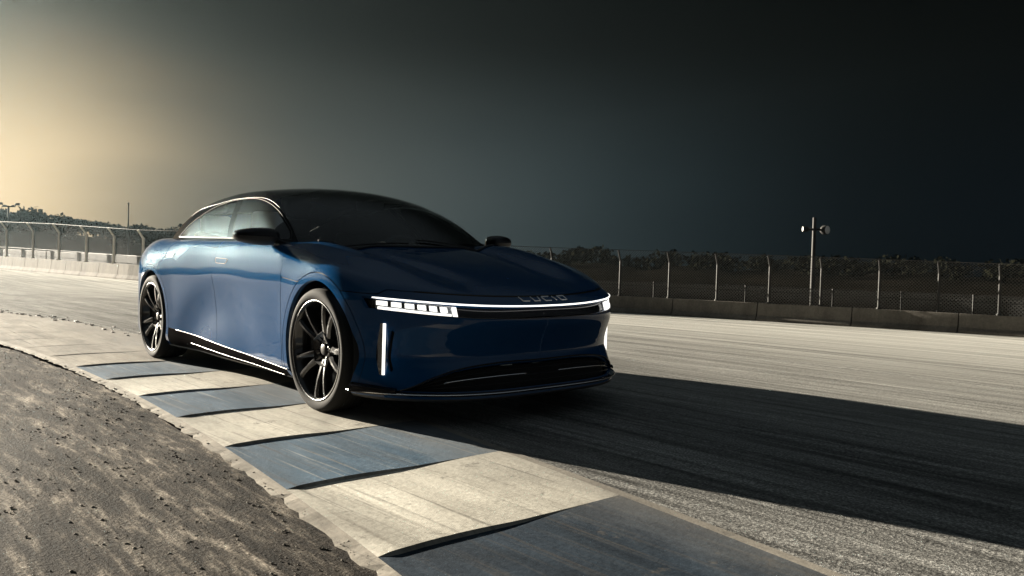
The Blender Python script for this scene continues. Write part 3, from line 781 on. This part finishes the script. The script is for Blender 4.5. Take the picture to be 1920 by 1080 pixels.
# headlights
for sd in (-1,1):
    hl=empty('headlight',parent=CAR)
    # reflector band
    def strip(y0,y1,za,zb,depth,n=24):
        ys=np.linspace(y0,y1,n); V=[];Fc=[]
        zl=slot_lo(ys); zh=bar_z(ys)
        A,_=on_front(ys,zl+(zh-zl)*za,-depth); B,_=on_front(ys,zl+(zh-zl)*zb,-depth)
        A2,_=on_front(ys,zl+(zh-zl)*za,-depth-.008); B2,_=on_front(ys,zl+(zh-zl)*zb,-depth-.008)
        for i in range(n): V+=[A[i]*[1,sd,1],B[i]*[1,sd,1],B2[i]*[1,sd,1],A2[i]*[1,sd,1]]
        for i in range(n-1):
            for j in range(4): Fc.append((i*4+j,i*4+(j+1)%4,(i+1)*4+(j+1)%4,(i+1)*4+j))
        Fc+=[(0,1,2,3),tuple((n-1)*4+j for j in (3,2,1,0))]
        return V,Fc
    o=mkobj('housing',*strip(.575,.872,.02,.92,.022),mat('lamp_housing',(.5,.52,.55),.25,.8),hl,smooth=False)
    o=mkobj('lower_led_strip',*strip(.59,.862,.03,.22,.006),lightm,hl,smooth=False)
    for k in range(6):
        yc=.605+.046*k; o=mkobj('led_module',*strip(yc,yc+.032,.34,.70,.010,4),lightm,hl,smooth=False)
        ys=np.array([yc+.0355]*1); 
        o=mkobj('module_frame',*strip(yc+.0335,yc+.0435,.30,.76,.012,3),dark,hl,smooth=False)
    o=mkobj('inner_end_cap',*strip(.560,.580,.04,.78,.008,4),lightm,hl,smooth=False)
    # vertical running lamp
    zs=np.linspace(.268,.538,24); P,G=on_front(np.full(24,.838),zs,.004); tl=np.linspace(0,1,24)[:,None]; P=(P[0]*(1-tl)+P[-1]*tl)*[1,sd,1]; fin=P.copy()
    mb=MB(); mb.tube(P,.0085,8,up=(0,1,0)); mb.build('vertical_running_light',lightm if sd<0 else lightm,CAR,True)
    V=[]
    for p in fin: V+=[p+[-.002,-.010*sd,0],p+[-.002,.010*sd,0],p+[-.060,.010*sd,0],p+[-.060,-.010*sd,0]]
    mkobj('running_light_bezel',V,[(i*4+j,i*4+(j+1)%4,(i+1)*4+(j+1)%4,(i+1)*4+j) for i in range(23) for j in range(4)]+[(0,1,2,3),(95,94,93,92)],gloss,CAR,smooth=False)
# lettering on the nose
LET={'L':[(0,[(0,1),(.16,.05),(1,.05)])],'U':[(0,[(0,1),(.16,.05),(.92,.05),(.97,1)])],'C':[(0,[(1,1),(.06,1),(.0,.62),(.22,.05),(1,.05)])],'I':[(0,[(0,1),(.55,.0)])],'D':[(0,[(0,1),(.2,.05),(1,.05),(.94,1),(0,1)])]}
x0=-.150; mb=MB(); span=.365
for ch,a,b in (('L',0,.155),('U',.225,.375),('C',.445,.60),('I',.67,.715),('D',.79,.945)):
    for _,pts in LET[ch]:
        Q=[]
        for i in range(len(pts)-1):
            for t in np.linspace(0,1,6)[:-1 if i<len(pts)-2 else None]:
                Q.append((pts[i][0]*(1-t)+pts[i+1][0]*t,pts[i][1]*(1-t)+pts[i+1][1]*t))
        Q=np.array(Q); wy=(b-a)*span if ch!='I' else .03
        ys=x0+a*span+Q[:,0]*wy; zs=bar_z(ys)+.020+Q[:,1]*.021
        P,G=on_front(ys,zs,.0015); mb.tube(P,.0034,6,up=(0,.3,1))
mb.build('lettering',letter,CAR,True)
# grille slats and surround
for k,zf in enumerate((.25,.5,.75)):
    ys=np.linspace(-.76,.76,70); ym=np.abs(ys); zt=GT(ym); z_=.190+(zt-.190)*zf; ok=(zt-.190)>.02
    P,G=on_front(ys[ok],z_[ok],-.022); mb=MB(); mb.tube(P,.0045,6,flat=.6); mb.build('slat',gloss,gr_o,True)
ys=np.linspace(-.80,.80,90); P,G=on_front(ys,GT(np.abs(ys)),.0); mb=MB(); mb.tube(P,.0045,6); mb.build('grille_surround',gloss,CAR,True)
for sd in(-1,1):
    ys=np.linspace(.12,.62,30)*sd; P,G=on_front(ys,.190+(GT(np.abs(ys))-.190)*.55,-.02); mb=MB(); mb.tube(P,.003,6); mb.build('slat_trim',silver,gr_o,True)
# splitter: thin blade round the chin
ys=np.r_[np.linspace(-.925,-.86,8),np.linspace(-.85,.85,90),np.linspace(.86,.925,8)]
P,G=on_front(ys,np.full(len(ys),.182),0); Gh=G*[1,1,0]; Gh/=np.linalg.norm(Gh,axis=1)[:,None]
V=[];Fc=[]
for i in range(len(P)):
    p=P[i]; g=Gh[i]; V+=[p-g*.05+[0,0,.004],p+g*.016+[0,0,.002],p+g*.020-[0,0,.006],p+g*.014-[0,0,.016],p-g*.05-[0,0,.03]]
for i in range(len(P)-1):
    for j in range(5): Fc.append((i*5+j,i*5+(j+1)%5,(i+1)*5+(j+1)%5,(i+1)*5+j))
Fc+=[(0,1,2,3,4),tuple((len(P)-1)*5+j for j in (4,3,2,1,0))]
smooth_by_angle(mkobj('splitter',V,Fc,gloss,CAR),30)
mb=MB(); mb.tube([P[i]+Gh[i]*.021-[0,0,.006] for i in range(len(P))],.0032,6); mb.build('splitter_edge',silver,CAR,True)
for sd in(-1,1):   # corner winglet
    ys=np.linspace(.80,.922,10)*sd; P,G=on_front(ys,np.full(10,.19),.004); P2,_=on_front(ys,np.full(10,.19),.030); mb=MB(); V=[]
    for i in range(10):
        h=.012+.018*(i/9.); V+=[P[i],P[i]+[0,0,h],P2[i]+[0,0,h*.8-.004],P2[i]-[0,0,.012]]
    mb.add(V,[(i*4+j,i*4+(j+1)%4,(i+1)*4+(j+1)%4,(i+1)*4+j) for i in range(9) for j in range(4)]+[(0,1,2,3),(39,38,37,36)]); smooth_by_angle(mb.build('corner_winglet',gloss,CAR),30)
# sill strips, handles
for sd in(-1,1):
    xs_=np.linspace(-2.37,-.345,40); P,G=on_side(xs_,.196+(-.326-xs_)*.0437,.001); mb=MB(); mb.tube(P*[1,sd,1],.0032,8,up=(0,1,0)); mb.build('sill_strip',chrome,CAR,True)
    xs_=np.linspace(-2.1,-.45,40); P,G=on_side(xs_,.150+(-.326-xs_)*.030,.004); mb=MB(); mb.tube(P*[1,sd,1],.003,8,up=(0,1,0)); mb.build('skirt_edge',chrome,CAR,True)
    for dr,xa,xb,zz in ((DR[0] if sd<0 else DL[0],-1.615,-1.375,.838),(DR[1] if sd<0 else DL[1],-2.675,-2.455,.872)):
        crn=[(xa,zz+.020),(xb,zz+.014),(xb-.035,zz-.020),(xa+.03,zz-.016)]
        Q=[]
        for i in range(4):
            a=crn[i];b=crn[(i+1)%4]
            for t in np.linspace(0,1,8)[:-1]:
                t2=.06+.88*t; Q.append((a[0]*(1-t2)+b[0]*t2,a[1]*(1-t2)+b[1]*t2))
        Q=np.array(Q); P,G=on_side(Q[:,0],Q[:,1],.0015); P=P*[1,sd,1]
        mb=MB(); mb.tube(P,.0018,6,closed=True,up=(0,1,0)); ho=mb.build('handle',dark,dr,True)
# ---------- canopy
F=CS.F
_,F=CS.cut(F,lambda x,y,z:y)
_,F=CS.cut(F,lambda x,y,z:body(x,y,z)+.004,False)
_,F=CS.cut(F,lambda x,y,z:np.where(z<1.0,z-.85,.1))
TY=cub([-3.9,-3.4,-2.9,-2.4,-1.7,-1.29,-.893,-.60,-.45],[.50,.58,.64,.66,.645,.655,.70,.755,.79])
topF,sideF=CS.gap(F,lambda x,y,z:y-TY(x),.002)
ws,roof=CS.gap(topF,lambda x,y,z:-(x+1.35-.10*(y/.6)**2),.0015)
rear_g,roof=roof and CS.gap(roof,lambda x,y,z:(x+3.02),.002)
# daylight opening
DLO=cub([-2.80,-2.72,-2.62,-2.5,-2.34,-2.06,-1.71,-1.40,-1.14,-.89,-.70,-.63],[1.015,1.06,1.115,1.165,1.220,1.272,1.290,1.271,1.215,1.112,.995,.93])
def dlo_phi(x,y,z): return np.where((x>-2.80)&(x<-.60),np.maximum((z-DLO(x))*.7,(.988+(-.7-x)*.018-z)),.2)
win,frameF=CS.cut(sideF,dlo_phi)
bp=lambda x,z:-1.53-.78*(z-.986)
fw_,rw_=CS.cut(win,lambda x,y,z:(bp(x,z)+.018)-x)
pil,rw_=CS.cut(rw_,lambda x,y,z:(bp(x,z)-.062)-x)
fw_,sail=CS.cut(fw_,lambda x,y,z:x+.86+.18*(z-1.0)) 
CS.part('windshield',ws,wsglass,sides=(1,-1),flange=0)
CS.part('roof',roof,gloss,sides=(1,-1))
CS.part('rear_window',rear_g,wsglass,sides=(1,-1),flange=0)
CS.part('canopy_seam',CS.gaps,cavity,sides=(1,-1),shift=.004,flange=0)
for sd in(-1,1):
    CS.part('roof_rail',frameF,railm,sides=(sd,),flange=0)
    for nm,ff in (('door_pillar',pil),('mirror_sail',sail)): CS.part(nm,ff,gloss,sides=(sd,),flange=.01,shift=.002)
    CS.part('front_side_window',fw_,sideglass,sides=(sd,),flange=0,shift=.003)
    CS.part('rear_side_window',rw_,sideglass,sides=(sd,),flange=0,shift=.003)
    xx=np.concatenate([np.linspace(-2.79,-2.5,10),np.linspace(-2.45,-.67,44)]); P,G=on_side(xx,DLO(xx)+.006,.001,canopy); mb=MB(); mb.tube(P*[1,sd,1],.0014,6,up=(0,1,0)); mb.build('window_trim',dark,CAR,True)
    xx=np.linspace(-2.78,-.68,30); P,G=on_side(xx,988e-3+(-.7-xx)*.018-.004,.001,canopy); mb=MB(); mb.tube(P*[1,sd,1],.0045,6,up=(0,1,0)); mb.build('belt_trim',dark,CAR,True)
    xx=np.linspace(-3.3,-.60,50); P,G=on_top(xx,TY(xx),.001,canopy); mb=MB(); mb.tube(P*[1,sd,1],.0010,6); mb.build('roof_edge_trim',chrome,CAR,True)
# ---------- mirrors
for sd in(-1,1):
    V=[];Fc=[];nu,nv=28,18
    for i in range(nv+1):
        ph=math.pi*(i/nv)           # along y, inner to outer
        yy=-math.cos(ph)
        for j in range(nu):
            th=2*math.pi*j/nu; cx_=math.cos(th); cz=math.sin(th); e=.72
            sx=abs(cx_)**e*math.copysign(1,cx_); sz=abs(cz)**e*math.copysign(1,cz)
            rad=(max(math.sin(ph),0))**.55*(1-.12*yy)
            V.append((-.735+.090*sx*rad-.035*yy,sd*(.985+.125*yy),1.003+(.052 if sz>0 else .050)*sz*rad*(1-.10*yy)+.004*yy))
    for i in range(nv):
        for j in range(nu):
            q=(i*nu+j,i*nu+(j+1)%nu,(i+1)*nu+(j+1)%nu,(i+1)*nu+j); Fc.append(q if sd<0 else q[::-1])
    mo=mkobj('door_mirror',V,Fc,gloss,CAR)
    # two-tone lower shell
    V2=[];F2=[]
    for i in range(2,nv-1):
        for j in range(nu//2+1):
            k=(nu//2+j)%nu; v=np.array(V[i*nu+k]); c=np.array([-.735,v[1],1.003]); V2.append(c+(v-c)*1.03-np.array([0,0,.003]))
    m2_=nu//2+1
    for i in range(nv-4):
        for j in range(m2_-1):
            q=(i*m2_+j,i*m2_+j+1,(i+1)*m2_+j+1,(i+1)*m2_+j); F2.append(q if sd<0 else q[::-1])
    mkobj('lower_shell',V2,F2,dark,mo)
    mb=MB(); V=[(-.66,.915,.965),(-.79,.915,.965),(-.79,.915,.995),(-.66,.915,.995),(-.53,.835,.915),(-.68,.845,.915),(-.68,.820,.955),(-.53,.815,.955)]
    V=[(a,sd*b,c) for a,b,c in V]; mb.add(V,[(0,1,2,3),(7,6,5,4),(0,4,5,1),(1,5,6,2),(2,6,7,3),(3,7,4,0)]); ao=mb.build('mirror_arm',gloss,mo); bevel(smooth_by_angle(ao),.008,2)
# ---------- wheels
def wheel(x,sd):
    e=empty('wheel',(x,sd*.835,.352),0 if sd<0 else math.pi,CAR)   # outer face looks to local -y
    W=.122
    mb=MB(); prof=[(.270,-.098),(.284,-.110),(.300,-.119),(.322,-.122),(.338,-.114),(.347,-.098),(.3505,-.07),(.352,-.05),(.346,-.048),(.346,-.042),(.352,-.040),(.3525,-.006),(.346,-.004),(.346,.004),(.3525,.006),(.352,.040),(.346,.042),(.346,.048),(.352,.05),(.3505,.07),(.347,.098),(.338,.114),(.322,.122),(.300,.119),(.270,.10)]
    mb.lathe(prof,72); smooth_by_angle(mb.build('tyre',rubber,e,True),50)
    mb=MB(); prof=[(.2825,-.108),(.2835,-.114),(.279,-.117),(.274,-.113),(.268,-.100),(.262,-.075),(.252,-.05),(.248,.05),(.262,.10),(.275,.108)]; mb.lathe(prof,72)
    # spokes: five pairs
    for k in range(10):
        a0=2*math.pi*k/10+ (.10 if k%2 else -.10)+.15; ca,sa=math.cos(a0),math.sin(a0)
        def pt(r,s,y): return (r*ca-s*sa,y,r*sa+s*ca)
        secs=[(.055,.020,-.062,-.020),(.105,.024,-.078,-.030),(.17,.017,-.096,-.045),(.235,.018,-.106,-.060),(.272,.026,-.106,-.070)]
        V=[]
        for (r,wd,y0,y1) in secs: V+=[pt(r,-wd,y0+.012),pt(r,-wd*.35,y0),pt(r,wd*.35,y0),pt(r,wd,y0+.012),pt(r,wd*.8,y1),pt(r,-wd*.8,y1)]
        Fc=[(i*6+j,(i+1)*6+j,(i+1)*6+(j+1)%6,i*6+(j+1)%6) for i in range(4) for j in range(6)]+[(0,1,2,3,4,5),(29,28,27,26,25,24)]
        mb.add(V,Fc)
    # pentagonal centre web
    n=10;V=[];
    for (r1,r2,y) in ((.040,.040,-.050),(.075,.068,-.058),(.105,.090,-.080),(.112,.096,-.074),(.112,.096,-.03)):
        for j in range(n):
            a=2*math.pi*j/n+.15; rr_=r1 if j%2==0 else r2; V.append((rr_*math.cos(a),y,rr_*math.sin(a)))
    mb.add(V,[(i*n+j,i*n+(j+1)%n,(i+1)*n+(j+1)%n,(i+1)*n+j) for i in range(4) for j in range(n)]+[tuple(range(n))])
    smooth_by_angle(mb.build('rim',rimm,e,True),28)
    mb=MB(); mb.lathe([(.2790,-.1155),(.2815,-.1185),(.2848,-.1165),(.2840,-.1120)],72); mb.build('rim_lip',silver,e,True)
    mb=MB(); mb.lathe([(.0001,-.068),(.022,-.068),(.030,-.065),(.033,-.056),(.033,-.045)],24); smooth_by_angle(mb.build('hub_cap',chrome,e,True))
    mb=MB()
    for j in range(5):
        a=2*math.pi*j/5+.3; c=np.array((.055*math.cos(a),-.052,.055*math.sin(a))); mb.tube([c,c+[0,-.010,0]],.009,6,up=(1,0,0))
    mb.build('lug_nuts',chrome,e,True)
    mb=MB(); mb.lathe([(.09,-.012),(.19,-.012),(.195,-.006),(.195,.014),(.19,.02),(.09,.02)],48,closedprof=True); mb.build('brake_disc',mat('brake_steel',(.25,.25,.25),.35,1),e,True)
    mb=MB()
    V=[]; n=10
    for j in range(n+1):
        a=math.pi+ (-.55+1.1*j/n); 
        for (r,y) in ((.125,-.04),(.205,-.04),(.215,0),(.205,.045),(.125,.045)): V.append((r*math.cos(a),y,r*math.sin(a)))
    mb.add(V,[(i*5+j,(i+1)*5+j,(i+1)*5+(j+1)%5,i*5+(j+1)%5) for i in range(n) for j in range(5)]+[(0,1,2,3,4),tuple(n*5+j for j in (4,3,2,1,0))]); smooth_by_angle(mb.build('brake_caliper',dark,e,True),30)
for x in ARX:
    for sd in(-1,1): wheel(x,sd)
    # arch liners: inner cylinder half and inner wall
    for sd in(-1,1):
        n=36; V=[];Fc=[]
        for i in range(n+1):
            a=-.55+ (math.pi+1.1)*i/n
            for (r,y) in ((ARR-.002,.925),(ARR+.012,.905),(ARR+.012,.56),(.05,.55)): V.append((x+r*math.cos(a),sd*y,ARZ+max(r*math.sin(a),-.20)))
        for i in range(n):
            for j in range(3): Fc.append((i*4+j,(i+1)*4+j,(i+1)*4+j+1,i*4+j+1))
        mkobj('arch_liner',V,Fc,cavity,CAR)
# ---------- cabin
mb=MB(); mb.box((-1.95,0,.30),(2.9,1.50,.04)); 
for sd in(-1,1): mb.box((-1.85,sd*.80,.62),(2.5,.03,.60)); 
mb.box((-.60,0,.62),(.04,1.5,.60)); mb.box((-3.3,0,.65),(.04,1.4,.66)); mb.build('cabin_floor',dashm,CAR)
mb=MB(); V=[];n=14
for i,y in enumerate(np.linspace(-.74,.74,n)):
    V+=[(-.60,y,.915),(-.95,y,.945-.0*abs(y)),(-1.02,y,.90),(-.98,y,.62),(-.60,y,.60)]
mb.add(V,[(i*5+j,i*5+(j+1)%5,(i+1)*5+(j+1)%5,(i+1)*5+j) for i in range(n-1) for j in range(5)]+[(0,1,2,3,4),tuple((n-1)*5+j for j in(4,3,2,1,0))]); smooth_by_angle(mb.build('dashboard',dashm,CAR,True),40)
mb=MB(); a=np.linspace(0,2*math.pi,33)[:-1]; mb.tube([(-1.14-.05*math.sin(t),.37+.18*math.cos(t),.90+.14*math.sin(t)) for t in a],.015,8,closed=True); mb.tube([(-1.14,.20,.90),(-1.12,.37,.88),(-1.14,.54,.90)],.018,8); mb.tube([(-1.12,.37,.88),(-.95,.37,.80)],.03,8); mb.build('steering_wheel',dashm,CAR,True)
def seat(x,y,w_,name='front_seat'):
    mb=MB(); mb.box((x,y,.50),(.52,w_,.16)); o=bevel(mb.build(name,seatm,CAR),.04,3)
    mb=MB(); V=[]
    for (dx,z,ww) in ((-.22,.52,w_),(-.34,.82,w_*.96),(-.42,1.08,w_*.62)): V+=[(x+dx,y-ww/2,z),(x+dx,y+ww/2,z),(x+dx-.12,y+ww/2,z),(x+dx-.12,y-ww/2,z)]
    mb.add(V,[(i*4+j,i*4+(j+1)%4,(i+1)*4+(j+1)%4,(i+1)*4+j) for i in range(2) for j in range(4)]+[(3,2,1,0),(8,9,10,11)]); bevel(smooth_by_angle(mb.build('backrest',seatm,o)),.04,3)
    mb=MB(); mb.box((x-.47,y,1.14),(.10,.26,.16)); bevel(mb.build('headrest',seatm,o),.035,3)
seat(-1.45,.38,.50); seat(-1.45,-.38,.50); seat(-2.55,.38,.56,'rear_seat'); seat(-2.55,-.38,.56,'rear_seat')
mb=MB(); mb.box((-1.02,0,1.245),(.03,.22,.06)); mb.tube([(-1.0,0,1.28),(-1.02,0,1.25)],.008,6); bevel(mb.build('interior_mirror',dashm,CAR),.01,2)
# cowl and wipers
ys=np.linspace(-.70,.70,30); P=np.array([(-.345-.23*y*y*1.0,y,float(on_top(np.array([-.345-.23*y*y]),np.array([y]),.006)[0][0][2])) for y in ys]); mb=MB(); mb.tube(P,.014,6,flat=.5); mb.build('cowl_trim',dark,CAR,True)
for (ya,yb_) in ((.60,-.02),(-.10,-.66)):
    ys=np.linspace(ya,yb_,12); xs_=-.36-.23*ys**2-.035*np.abs(ys-ya)/.6; P,G=on_top(xs_,ys,.012,canopy); mb=MB(); mb.tube(P,[.007]*11+[.004],6); mb.build('wiper',dark,CAR,True)

# ------------------------------------------------------------ haze lit by the low sun
mb=MB(); mb.box((float(cp[0]),float(cp[1]),28),(470,470,64)); hm=bpy.data.materials.new('haze_air'); hm.use_nodes=True; hn=hm.node_tree.nodes; hn.clear()
ho_=hn.new('ShaderNodeOutputMaterial'); pv=hn.new('ShaderNodeVolumePrincipled'); pv.inputs['Color'].default_value=(.66,.90,1,1); pv.inputs['Density'].default_value=.00013; pv.inputs['Anisotropy'].default_value=.9
hm.node_tree.links.new(pv.outputs[0],ho_.inputs['Volume']); tag(mb.build('haze',hm),'warm thin haze hanging over the track towards the sun',kind='stuff')
